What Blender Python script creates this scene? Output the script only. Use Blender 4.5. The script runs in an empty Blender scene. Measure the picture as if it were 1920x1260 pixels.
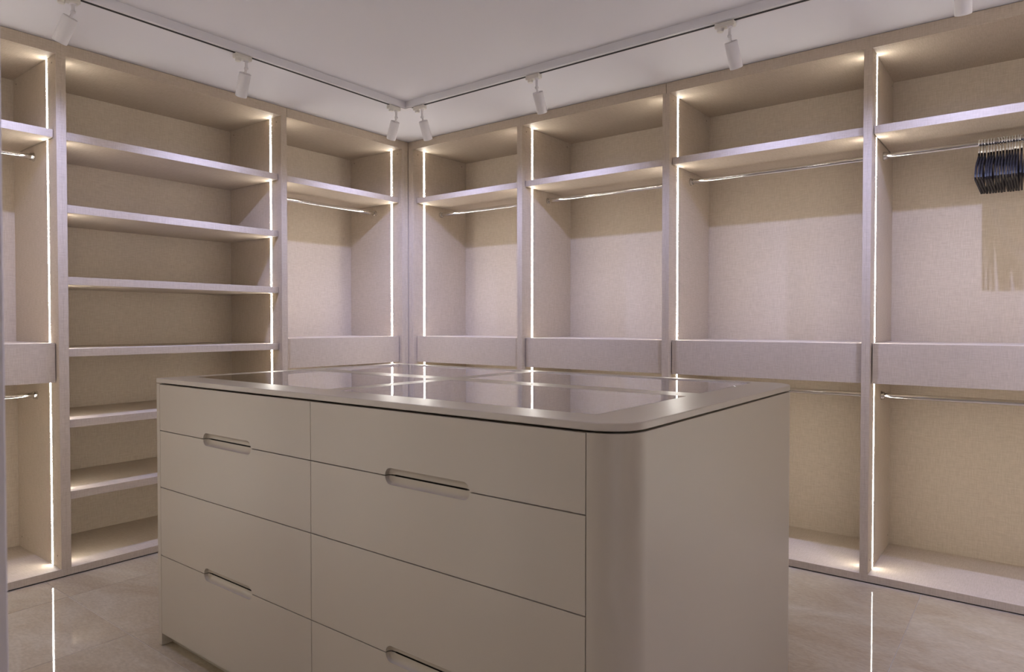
import bpy, bmesh, math, random
from mathutils import Vector, Matrix

random.seed(7)
sc = bpy.context.scene
COL = sc.collection

# ------------------------------------------------------------------ camera
cam_d = bpy.data.cameras.new('camera')
cam_d.lens = 24.0
cam_d.sensor_width = 36.0
cam_d.clip_start = 0.02
cam_d.dof.use_dof = True
cam_d.dof.focus_distance = 3.6
cam_d.dof.aperture_fstop = 8.0
cam = bpy.data.objects.new('camera', cam_d)
COL.objects.link(cam)
cam.location = (3.4723, -3.3281, 1.1454)
cam.rotation_euler = (math.radians(90 - 1.052), 0, math.radians(37.6))
sc.camera = cam

# ------------------------------------------------------------------ world, exposure, added hall fill light
SPOT_W = 26.0
CORE_W = 16.0
LED_E = 46.0
HALL_FILL_W = 7.0
sc.view_settings.view_transform = 'Standard'
sc.view_settings.look = 'None'
sc.view_settings.gamma = 1.0
sc.view_settings.use_curve_mapping = False
sc.view_settings.exposure = 0.0

world = bpy.data.worlds.new('world')
sc.world = world
world.use_nodes = True
world.node_tree.nodes['Background'].inputs[0].default_value = (0.62, 0.6, 0.64, 1)
world.node_tree.nodes['Background'].inputs[1].default_value = 0.15

hl = bpy.data.lights.new('hall_fill_light', 'AREA')  # unseen area lamp added as fill through the doorway
hl.shape = 'RECTANGLE'
hl.size = 1.2
hl.size_y = 0.6
hl.energy = HALL_FILL_W
hl.color = (1.0, 0.86, 0.72)
hlo = bpy.data.objects.new('hall_fill_light', hl)
hlo.location = (3.2, -4.6, 2.37)
COL.objects.link(hlo)

# ------------------------------------------------------------------ materials
def new_mat(name):
    m = bpy.data.materials.new(name)
    m.use_nodes = True
    nt = m.node_tree
    return m, nt, nt.nodes['Principled BSDF']

def plain(name, col, rough=0.5, metal=0.0, coat=0.0, spec=0.5):
    m, nt, b = new_mat(name)
    b.inputs['Base Color'].default_value = (*col, 1)
    b.inputs['Roughness'].default_value = rough
    b.inputs['Metallic'].default_value = metal
    b.inputs['Coat Weight'].default_value = coat
    b.inputs['Specular IOR Level'].default_value = spec
    return m

def N(nt, kind, **kw):
    n = nt.nodes.new(kind)
    for k, v in kw.items():
        setattr(n, k, v)
    return n

def linen(name, c1, c2, rough=0.62):
    """Woven-linen laminate: two crossed stretched noises modulate colour and relief."""
    m, nt, b = new_mat(name)
    L = nt.links
    geo = N(nt, 'ShaderNodeNewGeometry')
    facs = []
    sep = N(nt, 'ShaderNodeSeparateXYZ')
    L.new(geo.outputs['True Normal'], sep.inputs[0])
    ab = N(nt, 'ShaderNodeMath', operation='ABSOLUTE')
    L.new(sep.outputs['Z'], ab.inputs[0])
    flat = N(nt, 'ShaderNodeMath', operation='GREATER_THAN')
    L.new(ab.outputs[0], flat.inputs[0])
    flat.inputs[1].default_value = 0.5
    # thread directions: one pair for upright boards, one for boards lying flat
    for sca, scb in (((330, 330, 22), (330, 22, 330)), ((28, 28, 420), (22, 330, 330))):
        sel = N(nt, 'ShaderNodeMix', data_type='VECTOR')
        sel.inputs['A'].default_value = sca
        sel.inputs['B'].default_value = scb
        L.new(flat.outputs[0], sel.inputs['Factor'])
        mp = N(nt, 'ShaderNodeVectorMath', operation='MULTIPLY')
        L.new(geo.outputs['Position'], mp.inputs[0])
        L.new(sel.outputs['Result'], mp.inputs[1])
        no = N(nt, 'ShaderNodeTexNoise')
        no.inputs['Scale'].default_value = 1.0
        no.inputs['Detail'].default_value = 2.0
        L.new(mp.outputs[0], no.inputs['Vector'])
        facs.append(no.outputs['Fac'])
    mul = N(nt, 'ShaderNodeMath', operation='ADD')
    L.new(facs[0], mul.inputs[0])
    L.new(facs[1], mul.inputs[1])
    mr = N(nt, 'ShaderNodeMapRange')
    mr.inputs['From Min'].default_value = 0.72
    mr.inputs['From Max'].default_value = 1.28
    L.new(mul.outputs[0], mr.inputs['Value'])
    mix = N(nt, 'ShaderNodeMix', data_type='RGBA')
    mix.inputs['A'].default_value = (*c1, 1)
    mix.inputs['B'].default_value = (*c2, 1)
    L.new(mr.outputs[0], mix.inputs['Factor'])
    L.new(mix.outputs['Result'], b.inputs['Base Color'])
    bp = N(nt, 'ShaderNodeBump')
    bp.inputs['Strength'].default_value = 0.12
    bp.inputs['Distance'].default_value = 0.0006
    L.new(mr.outputs[0], bp.inputs['Height'])
    L.new(bp.outputs[0], b.inputs['Normal'])
    b.inputs['Roughness'].default_value = rough
    b.inputs['Specular IOR Level'].default_value = 0.3
    return m

def lacquer(name, col, rough):
    m, nt, b = new_mat(name)
    L = nt.links
    geo = N(nt, 'ShaderNodeNewGeometry')
    no = N(nt, 'ShaderNodeTexNoise')
    no.inputs['Scale'].default_value = 900
    no.inputs['Detail'].default_value = 1
    L.new(geo.outputs['Position'], no.inputs['Vector'])
    bp = N(nt, 'ShaderNodeBump')
    bp.inputs['Strength'].default_value = 0.03
    bp.inputs['Distance'].default_value = 0.0003
    L.new(no.outputs['Fac'], bp.inputs['Height'])
    L.new(bp.outputs[0], b.inputs['Normal'])
    b.inputs['Base Color'].default_value = (*col, 1)
    b.inputs['Roughness'].default_value = rough
    return m

def marble(name):
    """Glossy beige porcelain: cloudy veining, tiny pits in the polish."""
    m, nt, b = new_mat(name)
    L = nt.links
    geo = N(nt, 'ShaderNodeNewGeometry')
    oi = N(nt, 'ShaderNodeObjectInfo')
    off = N(nt, 'ShaderNodeVectorMath', operation='SCALE')
    comb = N(nt, 'ShaderNodeCombineXYZ')
    L.new(oi.outputs['Random'], comb.inputs[0])
    L.new(oi.outputs['Random'], comb.inputs[2])
    L.new(comb.outputs[0], off.inputs[0])
    off.inputs['Scale'].default_value = 9.0
    add = N(nt, 'ShaderNodeVectorMath', operation='ADD')
    L.new(geo.outputs['Position'], add.inputs[0])
    L.new(off.outputs[0], add.inputs[1])
    mp = N(nt, 'ShaderNodeMapping')
    mp.inputs['Scale'].default_value = (1.0, 1.9, 1.0)
    mp.inputs['Rotation'].default_value = (0, 0, 0.25)
    L.new(add.outputs[0], mp.inputs['Vector'])
    n1 = N(nt, 'ShaderNodeTexNoise')
    n1.inputs['Scale'].default_value = 1.7
    n1.inputs['Detail'].default_value = 9
    n1.inputs['Roughness'].default_value = 0.62
    n1.inputs['Distortion'].default_value = 0.7
    L.new(mp.outputs[0], n1.inputs['Vector'])
    cr = N(nt, 'ShaderNodeValToRGB')
    e = cr.color_ramp.elements
    e[0].position = 0.3
    e[0].color = (0.285, 0.213, 0.135, 1)
    e[1].position = 0.72
    e[1].color = (0.425, 0.365, 0.275, 1)
    mid = cr.color_ramp.elements.new(0.5)
    mid.color = (0.35, 0.284, 0.197, 1)
    L.new(n1.outputs['Fac'], cr.inputs[0])
    n2 = N(nt, 'ShaderNodeTexNoise')
    n2.inputs['Scale'].default_value = 60
    n2.inputs['Detail'].default_value = 4
    L.new(mp.outputs[0], n2.inputs['Vector'])
    mix = N(nt, 'ShaderNodeMix', data_type='RGBA', blend_type='OVERLAY')
    mix.inputs['Factor'].default_value = 0.22
    L.new(cr.outputs[0], mix.inputs['A'])
    L.new(n2.outputs['Fac'], mix.inputs['B'])
    L.new(mix.outputs['Result'], b.inputs['Base Color'])
    n3 = N(nt, 'ShaderNodeTexNoise')
    n3.inputs['Scale'].default_value = 28
    n3.inputs['Detail'].default_value = 3
    L.new(geo.outputs['Position'], n3.inputs['Vector'])
    bp = N(nt, 'ShaderNodeBump')
    bp.inputs['Strength'].default_value = 0.05
    bp.inputs['Distance'].default_value = 0.0005
    L.new(n3.outputs['Fac'], bp.inputs['Height'])
    L.new(bp.outputs[0], b.inputs['Normal'])
    mr = N(nt, 'ShaderNodeMapRange')
    mr.inputs['To Min'].default_value = 0.018
    mr.inputs['To Max'].default_value = 0.05
    L.new(n1.outputs['Fac'], mr.inputs['Value'])
    L.new(mr.outputs[0], b.inputs['Roughness'])
    b.inputs['Specular IOR Level'].default_value = 0.25
    return m

def emit(name, col, strength):
    m, nt, b = new_mat(name)
    b.inputs['Base Color'].default_value = (0.9, 0.9, 0.9, 1)
    b.inputs['Emission Color'].default_value = (*col, 1)
    b.inputs['Emission Strength'].default_value = strength
    return m

def glass(name):
    m, nt, b = new_mat(name)
    b.inputs['Base Color'].default_value = (0.8, 0.77, 0.74, 1)
    b.inputs['Roughness'].default_value = 0.0
    b.inputs['IOR'].default_value = 1.55
    b.inputs['Transmission Weight'].default_value = 1.0
    return m

def plaster(name, col):
    m, nt, b = new_mat(name)
    L = nt.links
    geo = N(nt, 'ShaderNodeNewGeometry')
    no = N(nt, 'ShaderNodeTexNoise')
    no.inputs['Scale'].default_value = 140
    L.new(geo.outputs['Position'], no.inputs['Vector'])
    bp = N(nt, 'ShaderNodeBump')
    bp.inputs['Strength'].default_value = 0.04
    bp.inputs['Distance'].default_value = 0.001
    L.new(no.outputs['Fac'], bp.inputs['Height'])
    L.new(bp.outputs[0], b.inputs['Normal'])
    b.inputs['Base Color'].default_value = (*col, 1)
    b.inputs['Roughness'].default_value = 0.75
    b.inputs['Specular IOR Level'].default_value = 0.25
    return m

M = {}
M['linen'] = linen('linen_laminate', (0.408, 0.338, 0.262), (0.493, 0.415, 0.330))
M['lacquer'] = lacquer('taupe_lacquer', (0.365, 0.322, 0.262), 0.38)
M['slab'] = lacquer('taupe_satin_top', (0.39, 0.347, 0.295), 0.34)
M['inside'] = plain('drawer_interior', (0.20, 0.165, 0.13), 0.7)
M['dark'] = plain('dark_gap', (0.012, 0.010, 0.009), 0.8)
M['ceiling'] = plaster('ceiling_paint', (0.63, 0.615, 0.635))
M['wall'] = plaster('wall_paint', (0.78, 0.76, 0.77))
M['white'] = plain('white_powder_coat', (0.60, 0.575, 0.58), 0.42)
M['plastic'] = plain('ivory_plastic', (0.56, 0.53, 0.48), 0.45)
M['chrome'] = plain('chrome', (0.72, 0.71, 0.70), 0.09, metal=1.0)
M['hook'] = plain('bright_hook_metal', (0.86, 0.86, 0.86), 0.32, metal=0.85)
M['velvet'] = plain('black_flocking', (0.010, 0.009, 0.011), 0.6)
M['velvet'].node_tree.nodes['Principled BSDF'].inputs['Specular IOR Level'].default_value = 0.25
M['led'] = emit('led_strip', (1.0, 0.95, 0.87), LED_E)
M['lens'] = emit('lamp_lens', (0.85, 0.85, 1.0), 4.0)
M['tile'] = marble('porcelain_tile')
M['grout'] = plain('grout', (0.40, 0.35, 0.29), 0.7)
M['glass'] = glass('tinted_glass')
M['cap'] = plain('brown_cap', (0.16, 0.12, 0.09), 0.6)
M['joinery'] = lacquer('white_door_lining', (0.55, 0.52, 0.55), 0.4)

# ------------------------------------------------------------------ mesh helpers
def finish(name, bm, mat, parent=None, smooth=False, loc=None, rot=None):
    bmesh.ops.recalc_face_normals(bm, faces=bm.faces)
    me = bpy.data.meshes.new(name)
    bm.to_mesh(me)
    bm.free()
    for mm in (mat if isinstance(mat, (list, tuple)) else [mat]):
        me.materials.append(mm)
    if smooth:
        for p in me.polygons:
            p.use_smooth = True
        me.set_sharp_from_angle(angle=math.radians(35))
    o = bpy.data.objects.new(name, me)
    COL.objects.link(o)
    if parent is not None:
        o.parent = parent
    if loc is not None:
        o.location = loc
    if rot is not None:
        o.rotation_euler = rot
    return o

def add_box(bm, x0, x1, y0, y1, z0, z1, bevel=0.0, mat=0):
    vs = [bm.verts.new(p) for p in ((x0, y0, z0), (x1, y0, z0), (x1, y1, z0), (x0, y1, z0),
                                    (x0, y0, z1), (x1, y0, z1), (x1, y1, z1), (x0, y1, z1))]
    fs = [bm.faces.new([vs[i] for i in f]) for f in ((0, 3, 2, 1), (4, 5, 6, 7), (0, 1, 5, 4), (1, 2, 6, 5), (2, 3, 7, 6), (3, 0, 4, 7))]
    for f in fs:
        f.material_index = mat
    if bevel:
        es = list({e for f in fs for e in f.edges})
        bmesh.ops.bevel(bm, geom=es, offset=bevel, segments=1, affect='EDGES')

def box(name, x0, x1, y0, y1, z0, z1, mat, parent=None, bevel=0.0):
    bm = bmesh.new()
    add_box(bm, x0, x1, y0, y1, z0, z1, bevel)
    return finish(name, bm, mat, parent)

def add_cyl(bm, p0, p1, r0, r1=None, n=20, caps=True, mat=0):
    p0, p1 = Vector(p0), Vector(p1)
    r1 = r0 if r1 is None else r1
    ax = (p1 - p0).normalized()
    q = ax.to_track_quat('Z', 'Y')
    A, B = [], []
    for i in range(n):
        a = 2 * math.pi * i / n
        d = q @ Vector((math.cos(a), math.sin(a), 0))
        A.append(bm.verts.new(p0 + d * r0))
        B.append(bm.verts.new(p1 + d * r1))
    for i in range(n):
        j = (i + 1) % n
        bm.faces.new((A[i], A[j], B[j], B[i])).material_index = mat
    if caps:
        bm.faces.new(A).material_index = mat
        bm.faces.new(B).material_index = mat
    return A, B

def add_tube(bm, pts, r, n=8):
    """Round bar following a list of points."""
    pts = [Vector(p) for p in pts]
    rings = []
    for i, p in enumerate(pts):
        a = pts[max(i - 1, 0)]
        b = pts[min(i + 1, len(pts) - 1)]
        q = (b - a).normalized().to_track_quat('Z', 'Y')
        rings.append([bm.verts.new(p + q @ Vector((math.cos(2 * math.pi * k / n) * r, math.sin(2 * math.pi * k / n) * r, 0))) for k in range(n)])
    for A, B in zip(rings, rings[1:]):
        # match nearest start vertex to avoid twist
        best = min(range(n), key=lambda s: sum((A[k].co - B[(k + s) % n].co).length for k in range(n)))
        for k in range(n):
            bm.faces.new((A[k], A[(k + 1) % n], B[(k + 1 + best) % n], B[(k + best) % n]))
        B[:] = [B[(k + best) % n] for k in range(n)]
    bm.faces.new(rings[0])
    bm.faces.new(rings[-1])

def thing(name, label, cat, loc=(0, 0, 0), rotz=0.0, group=None):
    o = bpy.data.objects.new(name, None)
    o.empty_display_size = 0.1
    COL.objects.link(o)
    o.location = loc
    o.rotation_euler = (0, 0, rotz)
    o['label'] = label
    o['category'] = cat
    if group:
        o['group'] = group
    return o

def struct(o):
    o['kind'] = 'structure'
    return o

H = 2.4
# ------------------------------------------------------------------ room shell
bm = bmesh.new()
add_box(bm, -0.62, 5.0, -5.6, 0.62, -0.12, -0.0014)
floor = struct(finish('floor', bm, M['grout']))
TX, TY = 0.566, 1.132
RXF = 3.955
xs = [0.265 + TX * k for k in range(-1, 9)]
ys = [-2.21 + TY * k for k in range(-3, 3)]
for ix, x in enumerate(xs):
    for iy, y in enumerate(ys):
        x0, x1 = max(x, 0.004), min(x + TX, 4.79 if y < -3.2 else RXF)
        y0, y1 = max(y, -5.55), min(y + TY, -0.004)
        if x1 - x0 < 0.05 or y1 - y0 < 0.03:
            continue
        g = 0.0008
        cx, cy = (x0 + x1) / 2, (y0 + y1) / 2
        bm = bmesh.new()
        add_box(bm, x0 + g - cx, x1 - g - cx, y0 + g - cy, y1 - g - cy, -0.009, 0.0, bevel=0.0005)
        t = finish('tile', bm, M['tile'], floor, loc=(cx, cy, 0.0),
                   rot=(random.uniform(-1, 1) * 0.0011, random.uniform(-1, 1) * 0.0011, 0))
        t.location.z = -0.0002

# ceiling: flat tray in the middle, soffit round it 35 mm lower, all one plastered piece
SOF, HC = 0.540, 2.435
FX1, FY1 = 3.96 - SOF, -3.10 + SOF
bm = bmesh.new()
add_box(bm, SOF, FX1, FY1, -SOF, HC, HC + 0.10)
for b in ((-0.62, SOF, -5.6, 0.62), (FX1, 5.0, -5.6, 0.62), (SOF, FX1, -SOF, 0.62), (SOF, FX1, -5.6, FY1)):
    add_box(bm, b[0], b[1], b[2], b[3], H, HC + 0.10)
struct(finish('ceiling', bm, M['ceiling']))
struct(box('wall_left', -0.66, -0.575, -3.25, 0.62, 0, H, M['wall']))
struct(box('wall_back', -0.575, 4.535, 0.575, 0.66, 0, H, M['wall']))
struct(box('wall_right', 4.535, 4.62, -3.25, 0.62, 0, H, M['wall']))
JX0, JX1, YI, YO = 2.668, 3.60, -3.102, -3.25
bm = bmesh.new()
add_box(bm, -0.575, 2.640, -3.76, -3.665, 0, H)
add_box(bm, 2.640, JX0 - 0.02, -3.76, YI, 0, H)
add_box(bm, -0.66, -0.575, -3.76, -3.25, 0, H)
add_box(bm, JX1 + 0.02, 4.535, YO, YI, 0, H)
add_box(bm, JX0 - 0.02, JX1 + 0.02, YO, YI, 2.12, H)
wf = struct(finish('wall_front', bm, M['wall']))
# the lining of the doorway the picture is taken through
bm = bmesh.new()
add_box(bm, JX0 - 0.02, JX0, YO - 0.012, YI + 0.001, 0, 2.10, bevel=0.0015)
dl = struct(finish('door_1', bm, M['joinery']))
bm = bmesh.new()
add_box(bm, JX1, JX1 + 0.02, YO - 0.012, YI + 0.012, 0, 2.10, bevel=0.0015)
finish('door_lining', bm, M['joinery'], dl)
bm = bmesh.new()
add_box(bm, JX0 - 0.02, JX1 + 0.02, YO - 0.012, YI + 0.012, 2.10, 2.12, bevel=0.0015)
finish('door_head', bm, M['joinery'], dl)
# hall outside the doorway
struct(box('wall_hall_left', 1.80, 1.88, -5.55, -3.76, 0, H, M['wall']))
struct(box('wall_hall_right', 4.80, 4.88, -5.55, YO, 0, H, M['wall']))
struct(box('wall_hall_end', 1.88, 4.80, -5.60, -5.55, 0, H, M['wall']))

# ------------------------------------------------------------------ wardrobe bays
DEPTH, BACK = 0.56, 0.545
LED_D0, LED_D1 = 0.0980, 0.1110
SB = 0.03
GROUP_BAY = 'fitted wardrobe bays round the room'

def rod(parent, x0, x1, z, d=0.275):
    bm = bmesh.new()
    add_cyl(bm, (x0 + 0.002, d, z), (x1 - 0.002, d, z), 0.0125, n=28)
    r = finish('clothes_rail', bm, M['chrome'], parent, smooth=True)
    for a, s in ((x0, 1), (x1, -1)):
        bm = bmesh.new()
        add_cyl(bm, (a, d, z), (a + s * 0.004, d, z), 0.020, n=24)
        add_cyl(bm, (a + s * 0.004, d, z), (a + s * 0.015, d, z), 0.0185, 0.0172, n=24)
        finish('rail_flange', bm, M['chrome'], r, smooth=True)
    return r

def bay(label, origin, rotz, u0, u1, pl, pr, shelves, hanging, rail=None, stile=None, side_gap=0.004):
    """u0,u1 = clear interior width along the wall; pl, pr = thickness of this bay's own side panels."""
    t = thing('wardrobe_bay', label, 'wardrobe', origin, rotz, GROUP_BAY)
    a, b = u0 - pl, u1 + pr
    zt, zb = 2.345, 0.037
    ra, rb = rail or (a, b)
    box('top_rail', ra, rb, 0.0, 0.02, zt, H - 0.002, M['linen'], t, 0.0008)
    box('top_panel', a, b, 0.02, DEPTH, zt, H - 0.002, M['linen'], t)
    box('base_panel', a, b, 0.0, DEPTH, 0.004, zb, M['linen'], t, 0.0008)
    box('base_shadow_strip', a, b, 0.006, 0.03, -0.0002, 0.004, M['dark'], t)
    box('back_panel', u0, u1, BACK, DEPTH, zb, zt, M['linen'], t)
    levels = sorted(list(shelves))
    # clear compartments, used to cut the light strips where boards meet the side panels
    solids = [(z - 0.036, z) for z in levels]
    if hanging:
        solids.append((0.879, 1.057))
    solids.sort()
    segs, z = [], zb
    for s0, s1 in solids:
        segs.append((z, s0))
        z = s1
    segs.append((z, zt))
    for side, (p0, p1) in (('l', (a, u0)), ('r', (u1, b))):
        sp = box('side_panel', p0, p1, 0.0, BACK + 0.0, zb, zt, M['linen'], t, 0.0006)
        fx = p1 if side == 'l' else p0
        s = 1 if side == 'l' else -1
        for z0, z1 in segs:
            if z1 - z0 < 0.03:
                continue
            xa, xb = sorted((fx - s * 0.0004, fx + s * 0.0009))
            box('light_strip', xa, xb, LED_D0, LED_D1, z0 + 0.001, z1 - 0.001, M['led'], sp)
        for d, zz in ((0.045, 2.315), (0.50, 2.315), (0.50, 0.09), (0.045, 0.09)):
            bm = bmesh.new()
            add_cyl(bm, (fx - s * 0.0005, d, zz), (fx + s * 0.0007, d, zz), 0.0038, n=12)
            finish('screw_cap', bm, M['cap'], sp)
    if stile:
        for s0, s1 in stile:
            box('corner_stile', s0, s1, 0.0, 0.02, zb, zt, M['linen'], t, 0.001)
    for z in levels:
        box('shelf', u0 + side_gap, u1 - side_gap, SB, BACK, z - 0.036, z, M['linen'], t, 0.0009)
    if hanging:
        dr = box('drawer', u0 + 0.012, u1 - 0.012, SB + 0.02, BACK, 0.895, 1.037, M['linen'], t)
        box('drawer_front', u0 + 0.005, u1 - 0.005, SB, SB + 0.02, 0.879, 1.057, M['linen'], dr, 0.0009)
        box('drawer_top', u0 + 0.0015, u1 - 0.0015, SB + 0.02, BACK, 1.038, 1.057, M['linen'], dr, 0.0006)
        rod(t, u0, u1, 1.927)
        rod(t, u0, u1, 0.807)
    return t

HS = (2.014,)
R90 = math.pi / 2
RX = 3.960
# right-hand wall (runs along X)
bay('linen wardrobe bay on the right wall, nearest the room corner, short rail above the drawer',
    (0, 0, 0), 0, 0.050, 0.948, 0.020, 0.019, HS, True, rail=(0.0, 0.967), stile=[(0.0, 0.029)])
bay('linen wardrobe bay on the right wall, second bay from the room corner',
    (0, 0, 0), 0, 0.986, 1.904, 0.019, 0.0195, HS, True, rail=(0.967, 1.9232))
bay('linen wardrobe bay on the right wall, left of the bay with hangers',
    (0, 0, 0), 0, 1.943, 2.856, 0.0195, 0.017, HS, True, rail=(1.9250, 2.873))
bay('linen wardrobe bay at the right edge with the black hangers on its upper rail',
    (0, 0, 0), 0, 2.890, 3.905, 0.017, 0.020, HS, True, rail=(2.873, RX), stile=[(3.926, RX)])
# third wall, unseen to the right, added to light the island's side
bay('linen wardrobe bay on the unseen third wall beside the bay with the hangers',
    (RX, 0, 0), -R90, 0.055, 0.966, 0.022, 0.019, HS, True, rail=(0.0, 0.985), stile=[(0.0, 0.032)])
bay('open shelved bay on the unseen third wall, beyond the picture at right',
    (RX, 0, 0), -R90, 1.004, 2.105, 0.019, 0.020, (2.014, 1.685, 1.358, 1.029, 0.704, 0.376), False)
bay('linen wardrobe bay on the unseen third wall nearest the doorway',
    (RX, 0, 0), -R90, 2.145, 3.060, 0.020, 0.038, HS, True)
# left-hand wall (runs along Y, local x = world y)
bay('linen wardrobe bay on the left wall beside the room corner, right of the shelved bay',
    (0, 0, 0), R90, -0.966, -0.058, 0.002, 0.027, HS, True, rail=(-0.9655, 0.0), stile=[(-0.030, 0.0)])
bay('open shelved bay on the left wall with six shelves and no clothes rail',
    (0, 0, 0), R90, -2.105, -1.004, 0.020, 0.036, (2.014, 1.685, 1.358, 1.029, 0.704, 0.376), False, rail=(-2.125, -0.9672))
bay('linen wardrobe bay at the far left edge with a short stretch of two chrome rails',
    (0, 0, 0), R90, -3.060, -2.145, 0.038, 0.020, HS, True)

# unseen run of bays beside the doorway, added to light the island's drawer fronts
bay('added unseen linen wardrobe bay beside the doorway, behind the picture',
    (2.640, -3.10, 0), 2 * R90, 0.040, 0.850, 0.038, 0.019, HS, True)
bay('added unseen linen wardrobe bay in the middle of the doorway wall, behind the picture',
    (2.640, -3.10, 0), 2 * R90, 0.888, 1.700, 0.019, 0.019, HS, True)
bay('added unseen linen wardrobe bay at the far end of the doorway wall, behind the picture',
    (2.640, -3.10, 0), 2 * R90, 1.738, 2.580, 0.019, 0.038, HS, True)

# ------------------------------------------------------------------ island chest of drawers
IX0, IX1, IY0, IY1 = 0.998, 2.861, -2.182, -1.035
RC = 0.0873
isl = thing('island_chest', 'large taupe island chest of drawers with a rounded corner and glass-topped display', 'dresser',
            ((IX0 + IX1) / 2, (IY0 + IY1) / 2, 0))
OX, OY = isl.location.x, isl.location.y

def ibox(name, x0, x1, y0, y1, z0, z1, mat, parent=isl, bevel=0.0):
    return box(name, x0 - OX, x1 - OX, y0 - OY, y1 - OY, z0, z1, mat, parent, bevel)

def rounded(inset, z, n=16):
    """outline counter-clockwise from the square front-left corner, round at both right corners"""
    x0, x1, y0, y1 = IX0 + inset, IX1 - inset, IY0 + inset, IY1 - inset
    r = RC - inset
    pts = [(x0, y0)]
    for i in range(n + 1):
        a = -math.pi / 2 + (math.pi / 2) * i / n
        pts.append((x1 - r + r * math.cos(a), y0 + r + r * math.sin(a)))
    for i in range(n + 1):
        a = (math.pi / 2) * i / n
        pts.append((x1 - r + r * math.cos(a), y1 - r + r * math.sin(a)))
    pts.append((x0, y1))
    return [(p[0] - OX, p[1] - OY, z) for p in pts]

GX = ((1.062, 1.815), (1.880, 2.733))
GY = ((-2.074, -1.608), (-1.516, -1.088))
bm = bmesh.new()
loops = []
for inset, z in ((0.0015, 0.9360), (0.0, 0.9372), (0.0, 0.9505), (0.0015, 0.9520)):
    loops.append([bm.verts.new(p) for p in rounded(inset, z)])
n = len(loops[0])
for A, B in zip(loops, loops[1:]):
    for i in range(n):
        bm.faces.new((A[i], A[(i + 1) % n], B[(i + 1) % n], B[i]))
holes_top, holes_bot = [], []
for gx in GX:
    for gy in GY:
        c = [(gx[0] - OX, gy[0] - OY), (gx[1] - OX, gy[0] - OY), (gx[1] - OX, gy[1] - OY), (gx[0] - OX, gy[1] - OY)]
        T = [bm.verts.new((p[0], p[1], 0.9520)) for p in c]
        Bv = [bm.verts.new((p[0], p[1], 0.9360)) for p in c]
        for i in range(4):
            bm.faces.new((T[i], T[(i + 1) % 4], Bv[(i + 1) % 4], Bv[i]))
        holes_top.append(T)
        holes_bot.append(Bv)
def loop_edges(vs):
    out = []
    for i in range(len(vs)):
        e = bm.edges.get((vs[i], vs[(i + 1) % len(vs)]))
        out.append(e)
    return out
for loop, holes in ((loops[-1], holes_top), (loops[0], holes_bot)):
    es = loop_edges(loop)
    for h in holes:
        es += loop_edges(h)
    bmesh.ops.triangle_fill(bm, use_beauty=True, use_dissolve=False, edges=es)
top = finish('countertop', bm, M['slab'], isl, smooth=True)
for gx in GX:
    for gy in GY:
        g = 0.0016
        ibox('glass_pane', gx[0] + g, gx[1] - g, gy[0] + g, gy[1] - g, 0.9452, 0.9518, M['glass'], isl, 0.0006)
        bm = bmesh.new()
        x0, x1, y0, y1 = gx[0] - 0.006 - OX, gx[1] + 0.006 - OX, gy[0] - 0.006 - OY, gy[1] + 0.006 - OY
        zb, zt = 0.850, 0.9356
        add_box(bm, x0, x1, y0, y1, zb - 0.006, zb)
        add_box(bm, x0, x0 + 0.005, y0, y1, zb, zt)
        add_box(bm, x1 - 0.005, x1, y0, y1, zb, zt)
        add_box(bm, x0 + 0.005, x1 - 0.005, y0, y0 + 0.005, zb, zt)
        add_box(bm, x0 + 0.005, x1 - 0.005, y1 - 0.005, y1, zb, zt)
        finish('display_tray', bm, M['inside'], isl)

# curved end: front quarter round, long straight side, back quarter round
bm = bmesh.new()
prof = [p for p in [(IX1 - RC + RC * math.cos(a), IY0 + RC + RC * math.sin(a)) for a in [(-math.pi / 2 + math.pi / 2 * i / 20) for i in range(21)]]]
prof += [(IX1 - RC + RC * math.cos(a), IY1 - RC + RC * math.sin(a)) for a in [math.pi / 2 * i / 12 for i in range(13)]]
inner = []
th = 0.02
for i, p in enumerate(prof):
    a = Vector(prof[max(i - 1, 0)])
    b = Vector(prof[min(i + 1, len(prof) - 1)])
    d = (b - a).normalized()
    nrm = Vector((-d.y, d.x))
    inner.append((p[0] + nrm.x * th, p[1] + nrm.y * th))
z0, z1 = 0.002, 0.9315
O0 = [bm.verts.new((p[0] - OX, p[1] - OY, z0)) for p in prof]
O1 = [bm.verts.new((p[0] - OX, p[1] - OY, z1)) for p in prof]
I0 = [bm.verts.new((p[0] - OX, p[1] - OY, z0)) for p in inner]
I1 = [bm.verts.new((p[0] - OX, p[1] - OY, z1)) for p in inner]
for i in range(len(prof) - 1):
    bm.faces.new((O0[i], O0[i + 1], O1[i + 1], O1[i]))
    bm.faces.new((I0[i], I0[i + 1], I1[i + 1], I1[i]))
    bm.faces.new((O1[i], O1[i + 1], I1[i + 1], I1[i]))
    bm.faces.new((O0[i], O0[i + 1], I0[i + 1], I0[i]))
for i in (0, len(prof) - 1):
    bm.faces.new((O0[i], O1[i], I1[i], I0[i]))
finish('curved_end_panel', bm, M['lacquer'], isl, smooth=True)
ibox('side_panel', IX0, 1.0205, IY0, IY1, 0.002, 0.9325, M['lacquer'], isl, 0.001)
ibox('back_panel', 1.0205, IX1 - RC, IY1 - 0.02, IY1, 0.002, 0.9315, M['lacquer'], isl)
ibox('carcass', 1.022, 2.792, IY0 + 0.045, IY1 - 0.02, 0.046, 0.840, M['dark'], isl)
ibox('toe_kick', 1.0205, 2.773, IY0 + 0.040, IY0 + 0.052, 0.0, 0.046, M['lacquer'], isl)

ZJ = [0.0465, 0.325, 0.567, 0.768, 0.9305]
GAP = 0.0014

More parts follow.
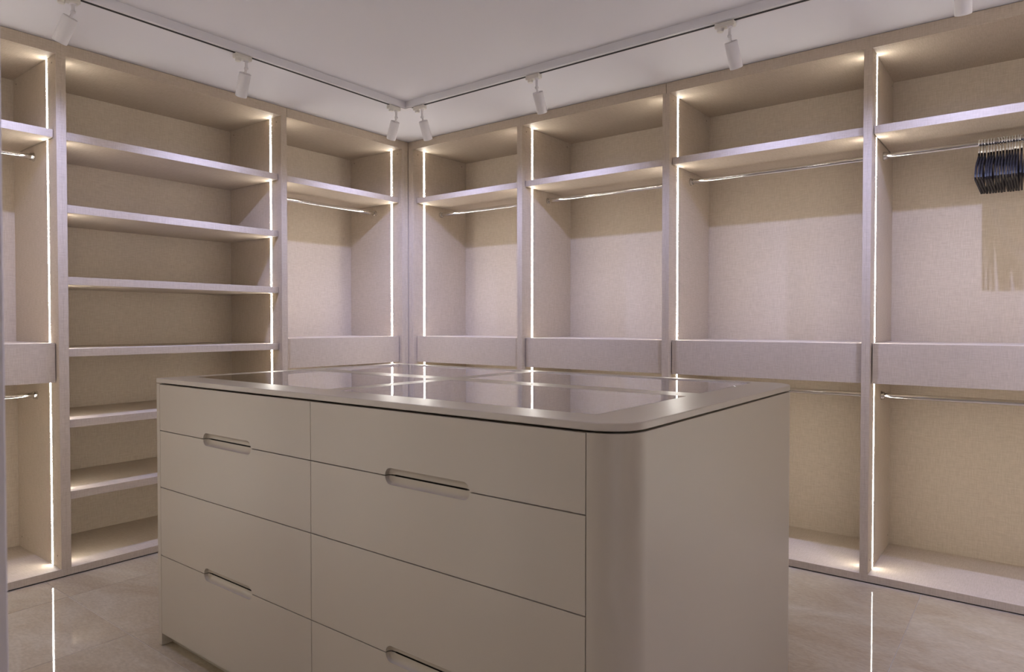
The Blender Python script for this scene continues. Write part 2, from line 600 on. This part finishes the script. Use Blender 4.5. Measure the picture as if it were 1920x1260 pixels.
def drawer(cx, hw, z0, z1, notch):
    """flat front plate; notch = 'top', 'bottom' or None: half of a stadium-shaped finger pull"""
    W, Rr = 0.139, 0.0195
    t = 0.020
    bm = bmesh.new()
    y = IY0 - OY
    x0, x1 = cx - hw - OX, cx + hw - OX
    cxx = cx - OX
    zc = None
    if notch == 'top':
        zc, s = z1, -1
    elif notch == 'bottom':
        zc, s = z0, 1
    def half(scale_w, scale_r):
        pts = []
        w, r = W * 1.0 - Rr * (1 - scale_w), Rr * scale_r
        k = 10
        for i in range(k + 1):
            a = math.pi - (math.pi / 2) * i / k
            pts.append((cxx - (w - r) + r * math.cos(a), zc + s * r * math.sin(a)))
        for i in range(k + 1):
            a = math.pi / 2 - (math.pi / 2) * i / k
            pts.append((cxx + (w - r) + r * math.cos(a), zc + s * r * math.sin(a)))
        return pts
    if notch is None:
        outline = [(x0, z0), (x1, z0), (x1, z1), (x0, z1)]
    else:
        hp = half(1, 1)
        if notch == 'bottom':
            outline = [(x0, z0)] + hp + [(x1, z0), (x1, z1), (x0, z1)]
        else:
            outline = [(x0, z0), (x1, z0), (x1, z1)] + hp[::-1] + [(x0, z1)]
    F = [bm.verts.new((p[0], y, p[1])) for p in outline]
    Bk = [bm.verts.new((p[0], y + t, p[1])) for p in outline]
    bm.faces.new(F)
    bm.faces.new(Bk)
    for i in range(len(F)):
        bm.faces.new((F[i], F[(i + 1) % len(F)], Bk[(i + 1) % len(F)], Bk[i]))
    d = finish('drawer_front', bm, M['lacquer'], isl)
    if notch:
        bm = bmesh.new()
        rings = []
        for dep, sw, sr in ((0.0, 1, 1), (0.0065, 0.985, 0.97), (0.0110, 0.90, 0.86), (0.0138, 0.66, 0.62), (0.0150, 0.2, 0.32), (0.0152, 0.0, 0.04)):
            rings.append([bm.verts.new((p[0], y + 0.0003 + dep, p[1])) for p in half(sw, sr)])
        for A, B in zip(rings, rings[1:]):
            for i in range(len(A) - 1):
                bm.faces.new((A[i], A[i + 1], B[i + 1], B[i]))
        finish('finger_pull', bm, M['lacquer'], d, smooth=True)
    return d

for c0, c1 in ((1.0228, 1.8883), (1.8905, 2.7714)):
    cx, hw = (c0 + c1) / 2, (c1 - c0) / 2
    for k in range(4):
        za, zb = ZJ[k] + (GAP if k else 0), ZJ[k + 1] - (GAP if k < 3 else 0)
        notch = {0: 'top', 1: 'bottom', 2: 'top', 3: 'bottom'}[k]
        drawer(cx, hw, za, zb, notch)

# ------------------------------------------------------------------ lighting tracks
TS = 0.515                                   # distance of the slots from the bay fronts
def track(label, p0, p1):
    """track set flush into the soffit: two fine lips either side of a dark slot"""
    (x0, y0), (x1, y1) = p0, p1
    cx, cy = (x0 + x1) / 2, (y0 + y1) / 2
    t = thing('lighting_track', label, 'track light', (cx, cy, H), 0, 'lighting tracks let into the ceiling')
    L = max(abs(x1 - x0), abs(y1 - y0)) / 2
    along_x = abs(x1 - x0) > abs(y1 - y0)
    def b(name, u0, u1, v0, v1, z0, z1, mat, bevel=0):
        if along_x:
            return box(name, u0, u1, v0, v1, z0, z1, mat, t, bevel)
        return box(name, v0, v1, u0, u1, z0, z1, mat, t, bevel)
    b('rail_lip', -L, L, -0.0175, -0.0092, -0.0012, -0.0001, M['white'], 0.0004)
    b('rail_lip', -L, L, 0.0092, 0.0175, -0.0012, -0.0001, M['white'], 0.0004)
    b('rail_slot', -L, L, -0.0092, 0.0092, -0.0009, -0.0001, M['dark'])
    return t
LX, RY, TX3, FY = TS, -TS, 3.96 - TS, -3.10 + TS
e = 0.062
track('white lighting track along the left wall, let into the ceiling edge', (LX, FY + e), (LX, RY - e))
track('white lighting track along the right wall, let into the ceiling edge', (LX + e, RY), (TX3 - e, RY))
track('white lighting track on the unseen third wall, beyond the picture at right', (TX3, FY + e), (TX3, RY - e))
track('added unseen white lighting track beside the doorway wall, behind the picture', (LX + e, FY), (TX3 - e, FY))  # added to carry the extra lamps that brighten the island front
def corner(label, x, y, rz):
    bm = bmesh.new()
    w, l = 0.0185, e
    pts = [(-w, w), (l, w), (l, -w), (w, -w), (w, -l), (-w, -l)]
    A = [bm.verts.new((p[0], p[1], -0.0035)) for p in pts]
    B = [bm.verts.new((p[0], p[1], -0.0001)) for p in pts]
    bm.faces.new(A)
    bm.faces.new(B)
    for i in range(6):
        bm.faces.new((A[i], A[(i + 1) % 6], B[(i + 1) % 6], B[i]))
    o = finish('track_corner', bm, M['white'], None, loc=(x, y, H), rot=(0, 0, rz))
    o['label'] = label
    o['category'] = 'track corner'
corner('white corner piece joining the two ceiling lighting tracks in view', LX, RY, 0)
corner('white track corner piece above the top right edge of the picture', TX3, RY, -R90)
corner('added unseen white track corner piece behind the picture on the doorway side, right', TX3, FY, math.pi)
corner('added unseen white track corner piece behind the picture on the doorway side, left', LX, FY, R90)
TZ = H

def spot(label, hinge, mouth, along, gain=1.0):
    """adapter in the track, stem, swivel, tubular head aimed at the bays"""
    hinge, mouth = Vector(hinge), Vector(mouth)
    base = Vector((hinge.x, hinge.y, H))
    t = thing('track_spotlight', label, 'spotlight', base, 0, 'white tubular track spotlights')
    h, m = hinge - base, mouth - base
    u = Vector((1, 0, 0)) if along == 'x' else Vector((0, 1, 0))
    w = Vector((0, 1, 0)) if along == 'x' else Vector((1, 0, 0))
    bm = bmesh.new()
    def ub(u0, u1, v, z0, z1, bev):
        if along == 'x':
            add_box(bm, u0, u1, -v, v, z0, z1, bev)
        else:
            add_box(bm, -v, v, u0, u1, z0, z1, bev)
    s = -1
    ub(-0.060, 0.022, 0.0165, -0.024, -0.0024, 0.003)
    ad = finish('adapter', bm, M['plastic'], t)
    bm = bmesh.new()
    p = u * (-0.040)
    add_cyl(bm, p + Vector((0, 0, -0.036)), p + Vector((0, 0, -0.023)), 0.0125, 0.0145, n=20)
    finish('locking_knob', bm, M['plastic'], ad, smooth=True)
    bm = bmesh.new()
    add_cyl(bm, (0, 0, -0.0235), (0, 0, -0.030), 0.012, 0.010, n=20)
    add_cyl(bm, (0, 0, -0.029), h, 0.0062, n=16)
    finish('stem', bm, M['white'], t, smooth=True)
    bm = bmesh.new()
    add_cyl(bm, h - u * 0.007, h + u * 0.007, 0.0066, n=16)
    add_cyl(bm, h - u * 0.0085, h + u * 0.0085, 0.0028, n=10)
    ax = (m - h).normalized()
    add_cyl(bm, h, h + ax * 0.024, 0.0055, n=14)
    finish('swivel_joint', bm, M['white'], t, smooth=True)
    # head: open tube with wall, back cap, front lip
    bm = bmesh.new()
    q = ax.to_track_quat('Z', 'Y')
    start = h + ax * 0.022
    L = (m - start).length
    R = 0.0265
    prof = [(0.0, 0.0), (R - 0.003, 0.0), (R - 0.0008, 0.0012), (R, 0.0035), (R, L - 0.0015), (R - 0.001, L), (R - 0.0028, L), (R - 0.0028, L - 0.018), (0.0, L - 0.018)]
    rings = []
    for r, z in prof:
        if r == 0:
            rings.append([bm.verts.new(start + ax * z)])
        else:
            rings.append([bm.verts.new(start + q @ Vector((r * math.cos(2 * math.pi * k / 32), r * math.sin(2 * math.pi * k / 32), z))) for k in range(32)])
    for A, B in zip(rings, rings[1:]):
        for k in range(32):
            k2 = (k + 1) % 32
            if len(A) == 1:
                bm.faces.new((A[0], B[k], B[k2]))
            elif len(B) == 1:
                bm.faces.new((A[k], A[k2], B[0]))
            else:
                bm.faces.new((A[k], A[k2], B[k2], B[k]))
    finish('lamp_head', bm, M['white'], t, smooth=True)
    bm = bmesh.new()
    add_cyl(bm, start + ax * (L - 0.0175), start + ax * (L - 0.0165), 0.017, n=24)
    finish('lens', bm, M['lens'], t)
    ld = bpy.data.lights.new('spot_beam', 'SPOT')
    ld.energy = SPOT_W * gain
    ld.color = (0.76, 0.86, 1.58)
    ld.spot_size = math.radians(120)
    ld.spot_blend = 1.0
    ld.shadow_soft_size = 0.007
    lo = bpy.data.objects.new('spot_beam', ld)
    COL.objects.link(lo)
    lo.parent = t
    lo.location = start + ax * (L - 0.012)
    lo.rotation_mode = 'QUATERNION'
    lo.rotation_quaternion = ax.to_track_quat('-Z', 'Y')
    # the reflector's brighter core beam
    l2 = ld.copy()
    l2.name = 'core_beam'
    l2.energy = CORE_W * gain
    l2.spot_size = math.radians(58)
    o2 = lo.copy()
    o2.name = 'core_beam'
    o2.data = l2
    COL.objects.link(o2)
    return t

RM, LM = -0.450, 0.450
spot('white tubular spotlight at the room corner, on the right-hand track', (0.654, RY, 2.331), (0.638, RM, 2.219), 'x')
spot('white tubular spotlight second from the room corner on the right-hand track', (1.463, RY, 2.331), (1.452, RM, 2.222), 'x')
spot('white tubular spotlight above the third bay of the right wall', (2.446, RY, 2.337), (2.452, RM, 2.223), 'x')
spot('white spotlight at the top right, cut off by the top edge', (3.257, RY, 2.339), (3.253, RM, 2.229), 'x')
spot('white tubular spotlight at the room corner, on the left-hand track', (LX, -0.587, 2.336), (LM, -0.569, 2.227), 'y')
spot('white tubular spotlight above the shelved bay, second from the corner on the left-hand track', (LX, -1.533, 2.341), (LM, -1.522, 2.227), 'y')
spot('white tubular spotlight at the top left corner of the picture', (LX, -2.259, 2.344), (LM, -2.284, 2.238), 'y')
for yy, lab in ((-0.75, 'white tubular spotlight on the third wall\'s track, nearest the hangers'),
                (-1.60, 'white tubular spotlight on the third wall\'s track, halfway along'),
                (-2.35, 'white tubular spotlight on the third wall\'s track, nearest the doorway')):
    spot(lab, (TX3, yy, 2.338), (TX3 + 0.065, yy, 2.225), 'y', 2.2)  # unseen added lamps, boosted to brighten the island's right side
for xx, lab in ((0.95, 'added unseen white tubular spotlight behind the picture, facing the doorway wall, left'),
                (1.75, 'added unseen white tubular spotlight behind the picture, facing the doorway wall, middle'),
                (2.45, 'added unseen white tubular spotlight behind the picture, facing the doorway wall, next to the door')):
    spot(lab, (xx, FY, 2.338), (xx, FY - 0.065, 2.225), 'x')  # unseen lamps added to bounce light back onto the island front

# ------------------------------------------------------------------ hangers
RODZ, RODY = 1.927, 0.275
def hanger_body():
    """flat flocked hanger in the local YZ plane, apex at z = 0 (local), 5 mm thick"""
    bm = bmesh.new()
    out = [(0.008, 0.002), (0.018, -0.012), (0.045, -0.027), (0.085, -0.044), (0.125, -0.061), (0.160, -0.081),
           (0.188, -0.104), (0.203, -0.124), (0.206, -0.136), (0.200, -0.144), (0.188, -0.146)]
    inn = [(0.188, -0.138), (0.192, -0.130), (0.185, -0.118), (0.168, -0.100), (0.140, -0.083), (0.105, -0.069),
           (0.065, -0.052), (0.035, -0.040), (0.0, -0.030)]
    outer = [(y, z) for y, z in out] + [(-y, z) for y, z in out[::-1]]
    inner = inn + [(-y, z) for y, z in inn[-2::-1]]
    t = 0.0034
    def ring(pts, x):
        return [bm.verts.new((x, p[0], p[1])) for p in pts]
    for x in (-t, t):
        A, B = ring(outer, x), ring(inner, x)
        es = [bm.edges.new((A[i], A[(i + 1) % len(A)])) for i in range(len(A))] + [bm.edges.new((B[i], B[(i + 1) % len(B)])) for i in range(len(B))]
        bmesh.ops.triangle_fill(bm, use_beauty=True, edges=es)
        if x < 0:
            A0, B0 = A, B
    for P, Q in ((A0, A), (B0, B)):
        for i in range(len(P)):
            bm.faces.new((P[i], P[(i + 1) % len(P)], Q[(i + 1) % len(P)], Q[i]))
    return bm

def hanger_hook():
    bm = bmesh.new()
    r = 0.0175
    zc = 0.0435
    pts = [(0, 0, -0.004), (0, 0, 0.012), (0, 0.0, 0.020)]
    for i in range(15):
        a = math.radians(-80 + (285) * i / 14)
        pts.append((0, r * math.cos(a) * 1.0, zc + r * math.sin(a)))
    add_tube(bm, pts, 0.0017, n=8)
    add_cyl(bm, (0, 0, -0.002), (0, 0, 0.012), 0.0036, n=10)
    return bm

x = 3.262
i = 0
hb = hk = None
ORD = ['first', 'second', 'third', 'fourth', 'fifth', 'sixth', 'seventh', 'eighth', 'ninth', 'tenth', 'eleventh',
       'twelfth', 'thirteenth', 'fourteenth', 'fifteenth', 'sixteenth', 'seventeenth', 'eighteenth']
tilts = {6: 22, 7: 20, 8: 18, 14: -20}
while x < 3.45:
    apex = Vector((x, RODY, RODZ + 0.0125 + 0.0030 - (0.0435 + 0.0175)))
    if i == 0:
        label = 'leftmost black velvet hanger of the packed row, end face bare'
    elif i < len(ORD):
        label = '%s black velvet hanger from the left end of the row, %s' % (
            ORD[i], 'chrome hook twisted askew' if i in tilts else 'chrome hook straight')
    else:
        label = 'black velvet hanger of the row, beyond the right edge of the picture'
    t = thing('clothes_hanger', label, 'hanger', apex, 0, 'black hangers on the upper rail at right')
    if hb is None:
        hb = finish('hanger_body', hanger_body(), M['velvet'], t)
        hk = finish('hanger_hook', hanger_hook(), M['hook'], t, smooth=True)
        b, k = hb, hk
    else:
        b, k = hb.copy(), hk.copy()
        b.parent = t
        k.parent = t
        COL.objects.link(b)
        COL.objects.link(k)
    b.rotation_euler = (0, 0, math.radians(random.uniform(-0.25, 0.25)))
    b.location.z = random.uniform(-0.0012, 0.0012)
    k.rotation_euler = (0, 0, math.radians(tilts.get(i, random.uniform(-3, 3))))
    x += 0.0100 + (0.0024 if i in (2, 5, 8, 13, 14) else 0) + random.uniform(-0.0006, 0.0006)
    i += 1
